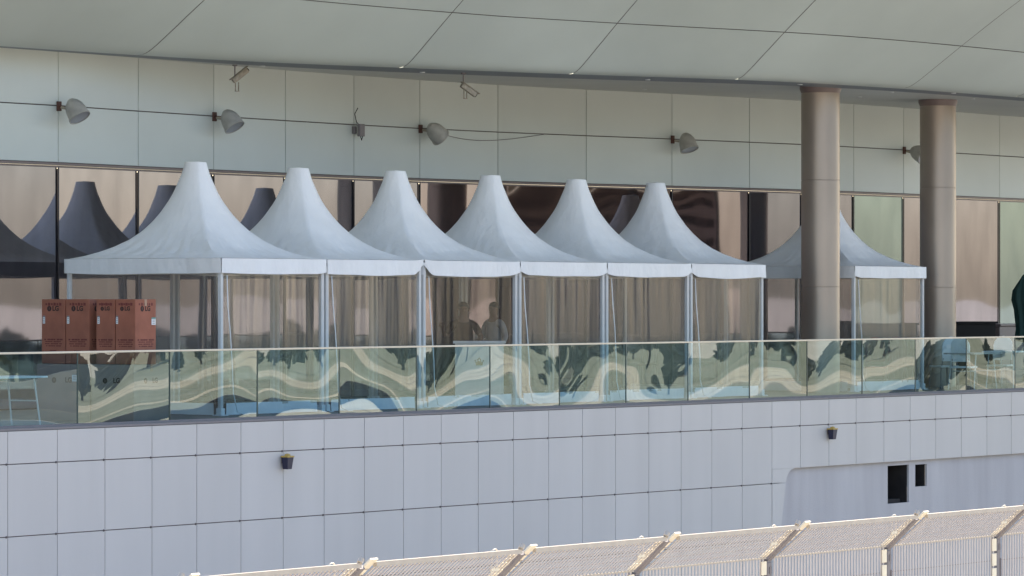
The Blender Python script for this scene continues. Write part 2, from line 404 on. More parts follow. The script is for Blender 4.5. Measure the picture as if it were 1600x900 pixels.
# solid core behind the glass
q = MB()
for i in range(len(plan) - 1): facade_panel(q, plan[i], plan[i+1], -.5, 4.0, -.08, .12, 0)
q.build('inner_wall', M['black'], fac)

# ------------------------------------------------------------------ canopy roof with rounded lip
LF = [(-150,62),(0,72),(100,79),(215,86.5),(300,92),(400,97.5),(500,101),(600,105),(700,108.5),(800,113),(900,116.5),(1000,120),(1100,122.3),(1200,125),(1300,131),(1400,137.5),(1500,145),(1600,152.5),(1750,165)]
LB = [(-150,63.5),(0,74.5),(100,81.5),(215,90),(300,96.5),(400,104),(500,108),(600,112.5),(700,116),(800,119.5),(900,123.5),(1000,127),(1100,129),(1200,131.5),(1300,136),(1400,141.5),(1500,149.5),(1600,158),(1750,170.5)]
def smooth(P, it=3):
    P = [p.copy() for p in P]
    for _ in range(it): P = [P[0]] + [(P[i-1] + 2 * P[i] + P[i+1]) / 4 for i in range(1, len(P)-1)] + [P[-1]]
    return P
lf = smooth([atz(px, py, ZL).xy for px, py in LF]); lb = smooth([atz(px, py, ZL).xy for px, py in LB])
lf = [lf[0] + Vector((-14, .4))] + lf + [lf[-1] + Vector((8, .3)), lf[-1] + Vector((22, .8))]
lb = [lb[0] + Vector((-14, .6))] + lb + [lb[-1] + Vector((8, .3)), lb[-1] + Vector((22, .8))]
LPX = [-600] + [p[0] for p in LF] + [2000, 2600]
def poly_at(P, px):
    for i in range(len(LPX) - 1):
        if px <= LPX[i+1] or i == len(LPX) - 2:
            # catmull-rom
            t = (px - LPX[i]) / (LPX[i+1] - LPX[i]); p0 = P[max(i-1, 0)]; p1 = P[i]; p2 = P[i+1]; p3 = P[min(i+2, len(P)-1)]
            if i in (0, len(LPX) - 2, 1, len(LPX) - 3): return p1.lerp(p2, t)
            return .5 * ((2*p1) + (p2-p0)*t + (2*p0-5*p1+4*p2-p3)*t*t + (3*p1-p0-3*p2+p3)*t**3)
def nrm_at(px):
    a = poly_at(lf, px - 60); c = poly_at(lf, px + 60); d = (c - a).normalized(); return Vector((d.y, -d.x))
PROF = [(0, 0), (.10, .006), (.2, .03), (.3, .075), (.42, .145), (.6, .262), (1.5, .86), (2.6, 1.56), (4.2, 2.5), (6.5, 3.6), (9.0, 4.3)]
def prof(a):
    for (a0, b0), (a1, b1) in zip(PROF, PROF[1:]):
        if a <= a1: return b0 + (b1 - b0) * (a - a0) / (a1 - a0)
    return PROF[-1][1]
def roof_pt(px, a, off=0.0):
    p = poly_at(lf, px); n = nrm_at(px); e = .02
    s_ = (prof(a + e) - prof(max(a - e, 0))) / (2 * e if a > e else e + a); nv = Vector((-s_, 1)).normalized()   # upward normal in the profile plane
    a2 = a + nv.x * off; z = ZL + prof(a) + nv.y * off
    return Vector((p.x + n.x * a2, p.y + n.y * a2, z))
roof = empty('roof_canopy', (60, 44, ZL)); RL = roof.location.copy()
tag(roof, 'large sloping grey green roof canopy with rounded lip over the terrace', 'roof')
jts = [-600, -180, 222, 622, 888, 1145, 1403, 1562, 1740, 2000, 2300, 2600]
def aj(px): return 1.66 - .32 * max(-.6, min(1.6, px / 1600)) + .12 * max(0, min(1, (700 - px) / 500))
q = MB(); rnd = random.Random(5); g = .009
rows = [(lambda px: 0.0, aj), (aj, lambda px: aj(px) + 2.0), (lambda px: aj(px) + 2.0, lambda px: 6.0), (lambda px: 6.0, lambda px: 9.0)]
aset = {0: [0, .03, .07, .11, .15, .2, .26, .33, .42, .55, .75, 1]}
for i in range(len(jts) - 1):
    for r_, (fa, fb) in enumerate(rows):
        x0, x1 = jts[i], jts[i+1]; nu = 12; vv = aset.get(r_, [k / 4 for k in range(5)])
        seg = (poly_at(lf, x1) - poly_at(lf, x0)).length; gx = g / seg * (x1 - x0); c = rnd.uniform(.965, 1.03)
        base = len(q.v)
        for v in vv:
            for k in range(nu + 1):
                px = x0 + gx + (x1 - x0 - 2 * gx) * k / nu; A, B = fa(px), fb(px)
                A2 = A + (g if r_ else 0); q.v.append(tuple(roof_pt(px, A2 + (B - g - A2) * v) - RL))
        for j in range(len(vv) - 1):
            for k in range(nu):
                a = base + j * (nu + 1) + k; q.f.append((a, a+1, a+nu+2, a+nu+1)); q.m.append(0); q.c.append(c)
q.build('roof_panel', M['roofp'], roof, smooth=True)
q = MB(); pxs = [-600 + i * 40 for i in range(81)]; al = [.0, .05, .1, .15, .2, .26, .33, .42, .6, 1, 1.5, 2, 2.6, 4.2, 6.5, 9]
q.grid(lambda u, v: roof_pt(pxs[round(u * 80)], al[round(v * 15)], .02) - RL, 80, 15)
q.build('backing', M['joint'], roof, smooth=True)
q = MB()   # upper skin closes the roof so that it shades the terrace
def top_pt(u, v):
    px = pxs[round(u * 80)]; p = roof_pt(px, 9.0, 0); n = nrm_at(px); k = v * 22
    return Vector((p.x - n.x * k, p.y - n.y * k, p.z + .3 + 1.2 * math.sin(v * 2.2))) - RL
q.grid(top_pt, 80, 8); q.build('top_skin', M['roofp'], roof, smooth=True)
q = MB()
def band(u, v):
    px = pxs[round(u * 80)]; a = poly_at(lf, px); c = poly_at(lb, px); p = a.lerp(c, v); return Vector((p.x, p.y, ZL + .001)) - RL
q.grid(band, 80, 2, flip=True)
def bstep(u, v):
    px = pxs[round(u * 80)]; p = poly_at(lb, px); return Vector((p.x, p.y, ZL + .001 + v * (ZS - ZL + .02))) - RL
q.grid(bstep, 80, 1)
q.build('lip_band', M['lipband'], roof)
q = MB()
def soff(u, v):
    px = pxs[round(u * 80)]; c = poly_at(lb, px) ; p = c.lerp(Vector((c.x + 2, 50.5)), v); return Vector((p.x, p.y, ZS)) - RL
q.grid(soff, 80, 4, flip=True); q.build('soffit', M['soffit'], roof)
for px, py, z in ((410,104,ZL),(660,113.6,ZL),(1012,125.4,ZL),(1250,132.6,ZL),(1490,146.2,ZL),(1007,140.5,ZS),(1343,152,ZS),(1393,144.5,ZS),(1520,155,ZS),(1300,142,ZS)):
    p = atz(px, py, z - .012)
    q = MB(); q.lathe([(0, 0), (.045, 0), (.05, .006), (.05, .02)], 12); o = q.build('downlight', M['white'], roof, smooth='auto'); o.location = p - RL

# ------------------------------------------------------------------ columns
for px, Yc, topz, lab in ((1282, 42.45, 5.97, 'thick round beige metal column in front of the gap between the tents'), (1465.5, 43.3, 5.97, 'round beige metal column to the right of the last tent')):
    X = xat(px, Yc); rr = .375
    o = empty('column', (X, Yc, 0)); tag(o, lab, 'column', 'round metal columns')
    q = MB(); q.lathe([(rr, 0), (rr, 2.05), (rr - .004, 2.055), (rr - .004, 2.065), (rr, 2.07), (rr, 4.12), (rr - .004, 4.125), (rr - .004, 4.135), (rr, 4.14), (rr, topz)], 64)
    q.build('shaft', M['column'], o, smooth='auto')
    q = MB(); q.lathe([(rr + .002, topz - .14), (rr + .03, topz - .07), (rr + .03, topz)], 48); q.build('collar', M['trim'], o, smooth='auto')

# ------------------------------------------------------------------ terrace slab, terrace wall
YF = 40.42
q = MB(); q.box((20, YF + .02, -.45), (130, 51, 0)); tag(q.build('terrace_floor', M['tile']), kind='structure')
VX = [9.5,87,161.5,235,305,374,440,504,567,628,687,745,800,855,908,959.5,1011.5,1062,1110,1157.5,1204,1248.5,1293,1335.5,1379,1420,1460,1500,1540,1578]
vx = [xat(p, YF) for p in VX]
vx = [vx[0] - 1.085 * k for k in range(22, 0, -1)] + vx; vx += [vx[-1] + 1.085 * (k + 1) for k in range(28)]
tw = empty('terrace_wall', (60, YF, GZ)); TL = tw.location.copy()
tag(tw, 'pale lavender panelled wall below the glass railing', 'wall')
rowsz = [(-.505, -.035), (-1.53, -.505), (-2.555, -1.53), (-3.58, -2.555), (-4.6, -3.58), (GZ, -4.6)]
XR0 = xat(1205, YF); ZR = -1.275
q = MB(); rnd = random.Random(9)
def rec_left(z):   # X of the recess's left edge at height z
    t = max(0.0, ZR - z); r = .30
    if t < r: return xat(1240, YF) - math.sqrt(max(0, r*r - (r - t)**2)) * 1.15
    return xat(1240, YF) - r * 1.15 - (t - r) * .22
for i in range(len(vx) - 1):
    for z0, z1 in rowsz:
        c = rnd.uniform(.975, 1.02); a, b_ = vx[i] + .007, vx[i+1] - .007; g0 = .007
        lo, hi = z0 + g0, z1 - g0
        if b_ <= rec_left(lo) or lo >= ZR: q.box((a - TL.x, -.03, lo - TL.z), (b_ - TL.x, 0, hi - TL.z), c=c); continue
        # panel is cut by the recess
        if hi > ZR: q.box((a - TL.x, -.03, ZR + .002 - TL.z), (b_ - TL.x, 0, hi - TL.z), c=c)
        tp = min(hi, ZR); n = 14
        for k in range(n):
            za, zb = lo + (tp - lo) * k / n, lo + (tp - lo) * (k + 1) / n
            ea, eb = min(rec_left(za), b_), min(rec_left(zb), b_)
            if ea <= a and eb <= a: continue
            ea, eb = max(ea, a), max(eb, a)
            F = [(a, za), (ea, za), (eb, zb), (a, zb)]
            q.raw([(x - TL.x, y, z - TL.z) for y in (-.03, 0) for x, z in F], [(0,1,2,3),(7,6,5,4),(1,5,6,2),(0,4,5,1),(3,2,6,7)], c=c)
q.build('cladding', M['lower'], tw)
q = MB(); XB = rec_left(-6)
q.box((vx[0] - TL.x, .004, 0), (XB - .6 - TL.x, .3, -.04 - TL.z)); q.box((XB - .6 - TL.x, .004, ZR + .01 - TL.z), (vx[-1] - TL.x, .3, -.46 - TL.z))
q.build('backing', M['jointl'], tw)
# ledge strip at the foot of the railing
q = MB(); q.box((vx[0] - TL.x, -.032, -.033 - TL.z), (vx[-1] - TL.x, .30, -.004 - TL.z)); q.build('coping', M['greyplate'], tw)
q = MB()
for i in range(22, 52):
    for z in (-.505, -1.53):
        if z < ZR and vx[i] > rec_left(z): continue
        q.lathe([(.017, 0), (.017, .010), (0, .010)], 8, Matrix.Translation((vx[i] - .035 - TL.x, -.029, z - TL.z)) @ Matrix.Rotation(R(90), 4, 'X'))
q.build('fixing_bolt', M['joint'], tw)
# concrete recess with two openings
def opening(px0, px1, pyt, pyb, Y):
    x0, x1 = xat(px0, Y), xat(px1, Y); return x0, x1, zat((px0+px1)/2, pyb, (x0+x1)/2, Y), zat((px0+px1)/2, pyt, (x0+x1)/2, Y)
YR = YF + .07
o1 = opening(1387, 1420, 727, 786, YR); o2 = opening(1430, 1448, 725.5, 760, YR)
q = MB(); xs = [XB - 1.0, o1[0], o1[1], o2[0], o2[1], vx[-1]]
T = lambda x, z: (x - TL.x, .07, z - TL.z)
def rect(x0, x1, z0, z1):
    nx = max(1, int((x1 - x0) / .4)); nz = max(1, int((z1 - z0) / .4))
    q.grid(lambda u, v: T(x0 + (x1 - x0) * u, z0 + (z1 - z0) * v), nx, nz)
rect(xs[0], xs[1], GZ, ZR + .03); rect(xs[2], xs[3], GZ, ZR + .03); rect(xs[4], xs[5], GZ, ZR + .03)
for o_ in (o1, o2):
    rect(o_[0], o_[1], GZ, o_[2]); rect(o_[0], o_[1], o_[3], ZR + .03)
    # reveals, slightly ragged
    for p, r_ in (((o_[0], o_[2]), (o_[1], o_[2])), ((o_[1], o_[2]), (o_[1], o_[3])), ((o_[1], o_[3]), (o_[0], o_[3])), ((o_[0], o_[3]), (o_[0], o_[2]))):
        q.face([(p[0] - TL.x, .07, p[1] - TL.z), (r_[0] - TL.x, .07, r_[1] - TL.z), (r_[0] - TL.x, .11, r_[1] - TL.z), (p[0] - TL.x, .11, p[1] - TL.z)])
q.build('concrete_recess', M['concrete'], tw)
for k, o_ in enumerate((o1, o2)):
    q = MB(); A = (o_[0] - .002 - TL.x, o_[1] + .002 - TL.x, o_[2] - .002 - TL.z, o_[3] + .002 - TL.z)
    q.face([(A[0], 1.2, A[2]), (A[1], 1.2, A[2]), (A[1], 1.2, A[3]), (A[0], 1.2, A[3])])
    for (xa, za), (xb, zb) in (((A[0], A[2]), (A[1], A[2])), ((A[1], A[2]), (A[1], A[3])), ((A[1], A[3]), (A[0], A[3])), ((A[0], A[3]), (A[0], A[2]))):
        q.face([(xa, .112, za), (xb, .112, zb), (xb, 1.2, zb), (xa, 1.2, za)])
    if k == 0:
        q.box((o_[0] + .05 - TL.x, .2, o_[2] - TL.z), (o_[1] - .1 - TL.x, .4, o_[2] + .07 - TL.z))
    q.build('opening', M['dark'], tw)  # near-black lining, the hole's inner shade put into its colour

# ------------------------------------------------------------------ glass railing
YG = YF + .14
GJ = [121,265,402,530,650.5,765.5,874,978,1075,1171,1261,1347,1430,1510,1586]
gx = [xat(p, YG) for p in GJ]; gx = [gx[0] - 2.17 * k for k in range(9, 0, -1)] + gx + [gx[-1] + 2.17 * (k + 1) for k in range(6)]
ra = empty('glass_railing', (60, YG, 0)); GL = ra.location.copy()
tag(ra, 'clear glass railing with slim pale handrail along the terrace edge', 'railing')
for i in range(len(gx) - 1):
    a, b_ = gx[i] + .012, gx[i+1] - .012; mid = (a + b_) / 2; h = (b_ - a) / 2
    q = MB(); rr = random.Random(i * 7); bow, tw_, tl = rr.uniform(-.006, .006), rr.uniform(-.003, .003), rr.uniform(-.004, .004)
    def gp(u, v):
        uu = u * 2 - 1; y = bow * (1 - uu * uu) * .8 + tw_ * uu * (v * 2 - 1) + tl * v
        return (uu * h, y, v * 1.04)
    q.grid(gp, 10, 6); o = q.build('glass_panel', M['rglass'], ra, smooth=True); o.location = (mid - GL.x, 0, .005)
    q = MB(); q.box((-.010, -.007, 0), (.010, .007, 1.045)); o = q.build('panel_edge', M['seal'], ra); o.location = (gx[i] - GL.x, 0, .004)
q = MB(); q.box((gx[0] - GL.x, -.022, 1.046), (gx[-1] - GL.x, .022, 1.076), bev=.004); q.build('handrail', M['rail'], ra)
q = MB(); q.box((gx[0] - GL.x, -.03, -.003), (gx[-1] - GL.x, -.012, .03)); q.box((gx[0] - GL.x, .012, -.003), (gx[-1] - GL.x, .03, .03)); q.build('base_channel', M['greyplate'], ra)

# ------------------------------------------------------------------ pagoda tents
CP = [(.08,1.0),(.105,.885),(.165,.70),(.2,.615),(.275,.475),(.34,.38),(.42,.285),(.52,.20),(.64,.125),(.76,.07),(.88,.028),(1,0)]
def cprof(r):
    for (r0, h0), (r1, h1) in zip(CP, CP[1:]):
        if r <= r1: return h0 + (h1 - h0) * (r - r0) / (r1 - r0)
    return 0
ZE, ZV = 2.47, 2.235
def tent(cx, cy, wx, wy, zp, seed, label, sides, lift=(0, 0), droop=.0, ropes=True):
    t = empty('pagoda_tent', (cx, cy, 0)); tag(t, label, 'tent', 'white pagoda tents on the terrace')
    rnd = random.Random(seed); hx, hy = wx / 2, wy / 2
    q = MB(); n = 112; rr_ = sorted(set([.08 + .92 * (k / 44) ** 1.15 for k in range(45)]))
    tip = (rnd.uniform(-.018, .018), rnd.uniform(-.015, .015))
    def corner_lift(x, y):   # pulled up valance corner
        d = 0
        if y < 0:
            d += lift[1] * max(0, (x / hx - .80) / .20) ** 1.5 if x > 0 else 0
            d += lift[0] * max(0, (-x / hx - .80) / .20) ** 1.5 if x < 0 else 0
        return d
    for r in rr_:
        for k in range(n):
            t_ = 2 * math.pi * (k + .5) / n; c, s = math.cos(t_), math.sin(t_)
            sq = 1 / max(abs(c), abs(s))            # square
            blend = min(1, max(0, (r - .08) / .62)) ** .7
            kk = (1 - blend) * 1.42 + blend * sq     # circle near the peak, square at the eaves
            x, y = c * kk * r * hx, s * kk * r * hy
            z = ZE + (zp - ZE) * cprof(r)
            # edge between corners sags a little, taut folds run up from the eaves
            mid = 1 - abs(abs(c) - abs(s)) ; edge = max(0, (r - .45) / .55)
            fold = math.sin(t_ * 34 + 3 * mnoise.noise(Vector((c * 2, s * 2, seed)))) * .016 + mnoise.noise(Vector((c * 9, s * 9, seed * 3.1))) * .018
            z += fold * edge * (1 - edge) * 3.0 - .02 * (1 - mid) * math.sin(min(1, r) * math.pi)
            z += mnoise.noise(Vector((x * 1.3, y * 1.3, seed))) * .012 * (r < .99)
            hh = max(0, z - ZE); q.v.append((x + hh * tip[0], y + hh * tip[1], z))
    for i in range(len(rr_) - 1):
        for k in range(n):
            A = i * n; k2 = (k + 1) % n; q.f.append((A+k, A+n+k, A+n+k2, A+k2)); q.m.append(0); q.c.append(1.0)
    q.v.append(((zp - ZE) * tip[0], (zp - ZE) * tip[1], zp + .012)); ci = len(q.v) - 1
    for k in range(n): q.f.append((k, (k + 1) % n, ci)); q.m.append(0); q.c.append(1.0)
    q.build('canopy', M['canvas'], t, smooth='auto')
    # valance
    q = MB()
    cor = [(-hx, -hy), (hx, -hy), (hx, hy), (-hx, hy)]
    for e in range(4):
        (x0, y0), (x1, y1) = cor[e], cor[(e+1) % 4]; dx, dy = x1 - x0, y1 - y0; nx_, ny_ = dy / math.hypot(dx, dy), -dx / math.hypot(dx, dy)
        off = rnd.uniform(0, 9)
        def vp(u, v, thick=0.0):
            x, y = x0 + dx * u, y0 + dy * u; lf_ = corner_lift(x, y) if e == 0 else 0
            wob = (mnoise.noise(Vector((u * 6, off, seed))) * .022 + mnoise.noise(Vector((u * 19, off, seed))) * .007) * v
            edge = .018 if 0 < u < 1 else .012
            zb = ZV - droop * math.sin(u * math.pi) + mnoise.noise(Vector((u * 3.3, off + 4, seed))) * .014 + lf_
            zt = ZE - .004 + lf_ * .12
            cr = abs(lf_) * .25 * math.sin(u * 160 + v * 6) * v
            return (x + nx_ * (edge + wob + cr - thick), y + ny_ * (edge + wob + cr - thick), zt + (zb - zt) * v)
        q.grid(lambda u, v: vp(u, v), 48, 6); q.grid(lambda u, v: vp(u, v, .004), 48, 6, flip=True)
        q.grid(lambda u, v: vp(u, 1, .004 * (1 - v)), 48, 1)
    q.build('valance', M['canvas'], t, smooth=True)
    # frame
    q = MB()
    for e in range(4):
        (x0, y0), (x1, y1) = cor[e], cor[(e+1) % 4]; k = .97
        q.beam((x0 * k, y0 * k, 2.38), (x1 * k, y1 * k, 2.38), .05, .07)
        q.beam((x0 * k, y0 * k, 2.40), (0, 0, 2.86), .035, .035)
    q.tube([(0, 0, 2.80), (0, 0, zp - .02)], .03, 8); q.build('eave_frame', M['post'], t)
    ins = .055
    for (x, y) in cor:
        sx, sy = math.copysign(1, x), math.copysign(1, y); X, Y = x - sx * ins, y - sy * ins
        q = MB(); q.box((-.032, -.032, .02), (.032, .032, 2.36), bev=.006)
        for dz in (.6, 1.2, 1.8): pass
        q.box((-.006, -.037, .05), (.006, -.0325, 2.34)); o = q.build('post', M['post'], t); o.location = (X, Y, 0)
        q = MB(); q.box((-.09, -.09, .001), (.09, .09, .018)); q.box((-.05, -.05, .018), (.05, .05, .12), bev=.004); o = q.build('base_plate', M['white'], t); o.location = (X, Y, 0)
    # vinyl side curtains
    for e, flag in zip(range(4), sides):
        if not flag: continue
        (x0, y0), (x1, y1) = cor[e], cor[(e+1) % 4]; Lg = math.hypot(x1 - x0, y1 - y0); ang = math.atan2(y1 - y0, x1 - x0)
        mx_, my_ = (x0 + x1) / 2, (y0 + y1) / 2; k = (Lg / 2 - .10)
        q = MB(); off = rnd.uniform(0, 50)
        def fp(u, v):
            x = (u * 2 - 1) * k; z = .16 + v * 2.16
            edge_ = abs(u * 2 - 1) ** 8
            y = mnoise.noise(Vector((x * 2.2, z * .12, off))) * .035 + mnoise.noise(Vector((x * 8, z * .35, off))) * .014 * (1 + 1.6 * edge_) + mnoise.noise(Vector((x * 22, z * .8, off + 9))) * .004
            return (x, y, z)
        q.grid(fp, 110, 14); cu = q.build('side_curtain', M['pvcnew'] if 'two people and' in label else M['pvc'], t, smooth=True); cu.location = (mx_ * .965, my_ * .965, 0); cu.rotation_euler = (0, 0, ang)
        q = MB(); kk_ = k - .08
        def sp(u, v): x = (u * 2 - 1) * kk_; return (x, -.012 + mnoise.noise(Vector((x * 3, v, off))) * .02, .012 + v * .185 + mnoise.noise(Vector((x * 1.5, off, 3))) * .008)
        q.grid(sp, 40, 2); q.build('skirt', M['canvas'], cu, smooth=True)
    if ropes:
        q = MB(); x = -hx + .20 + rnd.uniform(0, .05)
        P = [(x - .10, -hy - .01, 2.2), (x - .09, -hy - .03, 1.7), (x - .06, -hy - .05, 1.3), (x - .02, -hy - .06, .8), (x + .01, -hy - .05, .35), (x + .08, -hy - .08, .06), (x + .22, -hy - .1, .015), (x + .4, -hy - .06, .012)]
        P = [(a + rnd.uniform(-.01, .01), b_, c) for a, b_, c in P]
        q.tube(P, .009, 6); q.build('tie_rope', M['white'], t, smooth=True)
    return t
yb = 41.94; D = 3.12
tx = [xat(p, yb) for p in (345, 510, 662, 812, 948, 1080, 1196)]
labs = ['large white peaked tent at the left end of the row, beside the brown cartons',
        'second white peaked tent from the left, its valance corner pulled up at the right',
        'white peaked tent with two people and a white counter behind its clear front',
        'fourth white peaked tent from the left, right of the one with the two people',
        'white peaked tent next to last in the joined row of six',
        'white peaked tent at the right end of the joined row, left of the thick column']
zps = [4.03, 4.0, 4.02, 4.01, 4.0, 4.0]
lifts = [(0, .02), (.0, .17), (.15, .04), (.07, .05), (.03, .07), (.07, -.02)]
for i in range(6):
    x0, x1 = tx[i] + .012, tx[i+1] - .012
    tent((x0 + x1) / 2, yb + D / 2, x1 - x0, D, zps[i], 11 + i * 5, labs[i], (1, i == 5, 0, i == 0), lifts[i], .012 + .01 * (i % 3))
t7x = xat(1335, 42.15)
tent(t7x + 1.5, 42.15 + 1.5, 2.98, 3.0, 3.98, 77, 'separate white peaked tent partly hidden behind the thick beige column', (1, 1, 0, 1), (.04, .0), .0)

# ------------------------------------------------------------------ cartons
def text_mesh(body, size, depth=.0015, bold=0.0):
    c = bpy.data.curves.new('t', 'FONT'); c.body = body; c.size = size; c.extrude = depth; c.align_x = 'CENTER'; c.align_y = 'CENTER'; c.offset = bold
    o = bpy.data.objects.new('t', c); col.objects.link(o); dg = bpy.context.evaluated_depsgraph_get(); me = bpy.data.meshes.new_from_object(o.evaluated_get(dg))
    vs = [v.co.copy() for v in me.vertices]; fs = [tuple(p.vertices) for p in me.polygons]
    bpy.data.objects.remove(o); bpy.data.curves.remove(c); bpy.data.meshes.remove(me)
    return vs, fs
def carton(name, loc, sx, sy, sz, mbody, label, group, logo_z=.78, stick=None, lower=False):
    # origin at base centre; printed on the -X and -Y faces
    o = empty(name, loc); tag(o, label, 'box', group)
    q = MB(); q.box((-sx/2, -sy/2, .001), (sx/2, sy/2, sz), bev=.006); q.build('box_body', mbody, o)
    q = MB(); q.box((-.03, -sy/2 - .001, sz - .001), (.03, sy/2 + .001, sz + .002)); q.box((-.03, -sy/2 - .003, sz - .10), (.03, -sy/2 - .0005, sz)); q.build('tape', M['tape'], o)
    faces = [(Vector((-sx/2 - .0015, 0, 0)), Vector((0, -1, 0)), sy), (Vector((0, -sy/2 - .0015, 0)), Vector((1, 0, 0)), sx)]
    for org, rt, wd in faces:
        nrm = rt.cross(Vector((0, 0, 1)))
        Mx = Matrix(((rt.x, 0, nrm.x, 0), (rt.y, 0, nrm.y, 0), (0, 1, 0, 0), (0, 0, 0, 1)))
        def place(u, z): return Matrix.Translation(org + rt * u + Vector((0, 0, z))) @ Mx
        k = min(1, wd / .46); lz = logo_z * sz; q = MB()
        vs, fs = text_mesh('LG', .105 * k, .001, .004); q.raw([place(wd * .10, lz) @ v for v in vs], fs, 0)
        r = .043 * k; n = 20
        ring = [Vector((r * math.cos(2*math.pi*i/n), r * math.sin(2*math.pi*i/n), .001)) for i in range(n)]
        q.raw([place(-wd * .17, lz) @ v for v in ring], [tuple(range(n))], 0)
        notch = [Vector((-.003, .022, .002)), Vector((.003, .022, .002)), Vector((.003, -.016, .002)), Vector((-.003, -.016, .002))]
        q.raw([place(-wd * .17, lz) @ (v * k) for v in notch], [(0,1,2,3)], 1)
        q.build('logo', [M['ink'], mbody], o)
        if not lower:
            q = MB()
            for i in range(6):     # row of handling marks
                u = (-.30 + i * .12) * wd; s_ = .016 + .006 * (i % 2)
                q.raw([place(u, sz * .925) @ Vector(v) for v in ((-s_, -s_, 0), (s_, -s_, 0), (s_, s_ * .8, 0), (-s_, s_, 0))], [(0,1,2,3)])
            q.build('handling_marks', M['inkred'], o)
            q = MB()
            for i in range(4):     # block of small print
                wl = wd * (.40, .36, .37, .33)[i]; zz = sz * (.375 - i * .033)
                for seg in range(6):
                    a0 = -wl + 2 * wl * seg / 6 + .006; a1 = a0 + 2 * wl / 6 * (.93 if (seg + i) % 3 else .6)
                    h_ = .011 if i == 0 else .007
                    q.raw([place(0, zz) @ Vector(v) for v in ((a0, -h_, 0), (a1, -h_, 0), (a1, h_, 0), (a0, h_, 0))], [(0,1,2,3)])
            q.raw([place(0, sz * .20) @ Vector(v) for v in ((-.07, -.008, 0), (.06, -.008, 0), (.06, .008, 0), (-.07, .008, 0))], [(0,1,2,3)])
            q.build('small_print', M['inkred'], o)
    for (fi, u, z, wd_, hd_) in (stick or []):
        q = MB(); org, rt, wd = faces[fi]; nrm = rt.cross(Vector((0, 0, 1))); p = org + rt * u + nrm * .002
        f = lambda a, c, e: p + rt * a + Vector((0, 0, z + c)) + nrm * e
        q.face([f(-wd_/2, -hd_/2, 0), f(wd_/2, -hd_/2, 0), f(wd_/2, hd_/2, 0), f(-wd_/2, hd_/2, 0)], 0)
        for r_ in range(3):
            q.face([f(-wd_*.3, hd_*(.1 - .22*r_), .001), f(wd_*.3, hd_*(.1 - .22*r_), .001), f(wd_*.3, hd_*(.18 - .22*r_), .001), f(-wd_*.3, hd_*(.18 - .22*r_), .001)], 1)
        q.face([f(-wd_*.5, hd_*.30, .001), f(wd_*.5, hd_*.30, .001), f(wd_*.5, hd_*.5, .001), f(-wd_*.5, hd_*.5, .001)], 2 if fi else 1)
        q.build('sticker', [M['sticker'], M['greyplate'], M['stickg']], o)
    return o
XC = 52.58; ZB = .86
spans = [(42.12, 42.57), (41.665, 42.115), (41.18, 41.53), (40.80, 41.175)]
clab = ['tall brown carton with dark logo, leftmost of the four upper cartons', 'tall brown carton with dark logo, second from the left, beside the dark gap',
        'tall brown carton with dark logo, just right of the dark gap', 'tall brown carton with a square sticker on its right face, nearest the railing']
for i, (y0, y1) in enumerate(spans):
    sy = y1 - y0 - .006; st = [(0, -sy/2 + .045, .66, .045, .12)]
    if i == 3: st = [(0, -sy/2 + .03, .66, .04, .12), (1, .19, .64, .10, .11)]
    carton('carton', (XC + .25 + (.01 if i % 2 else 0), (y0 + y1) / 2, ZB), .50, sy, .965, M['carton'], clab[i], 'tall brown cartons on the stack', .855, st)
carton('carton', (XC + .36, 42.10, 0), .86, 1.02, .855, M['cartonlow'], 'wide faded carton under the left pair of tall brown cartons', 'wide faded cartons at the bottom', .72, [(0, .22, .66, .1, .12)], True)
carton('carton', (XC + .36, 41.17, 0), .86, .80, .855, M['cartonlow'], 'wide faded carton under the right pair of tall brown cartons', 'wide faded cartons at the bottom', .72, None, True)

# ------------------------------------------------------------------ counter, people
def counter(px, Y):
    X = xat(px, Y); o = empty('counter', (X, Y, 0), -TH)
    tag(o, 'white serving counter with a small golden crown emblem on its front', 'counter')
    q = MB(); q.box((-.42, -.20, .02), (.42, .22, 1.055), bev=.008); q.build('body', M['white'], o)
    q = MB(); q.box((-.455, -.25, 1.056), (.455, .26, 1.10), bev=.006); q.build('counter_top', M['white'], o)
    q = MB()
    P = [(-.055, 0), (.055, 0), (.058, .02), (.070, .075), (.040, .050), (.022, .098), (0, .062), (-.022, .098), (-.040, .050), (-.070, .075), (-.058, .02)]
    n = len(P); vs = [(x, -.203, z + .68) for x, z in P] + [(x, -.2085, z + .68) for x, z in P]
    q.raw(vs, [tuple(range(n)), tuple(reversed(range(n, 2*n)))] + [(i, (i+1) % n, n + (i+1) % n, n + i) for i in range(n)])
    for x, z in ((-.071, .082), (-.022, .105), (.022, .105), (.071, .082), (0, .125)):
        q.lathe([(0, -.012), (.009, -.008), (.012, 0), (.009, .008), (0, .012)], 10, Matrix.Translation((x, -.206, z + .68)))
    q.box((-.058, -.211, .68), (.058, -.208, .697)); q.box((-.004, -.209, .79), (.004, -.204, .81))
    q.build('crown_emblem', M['gold'], o, smooth='auto')
    return o
counter(749, 42.75)

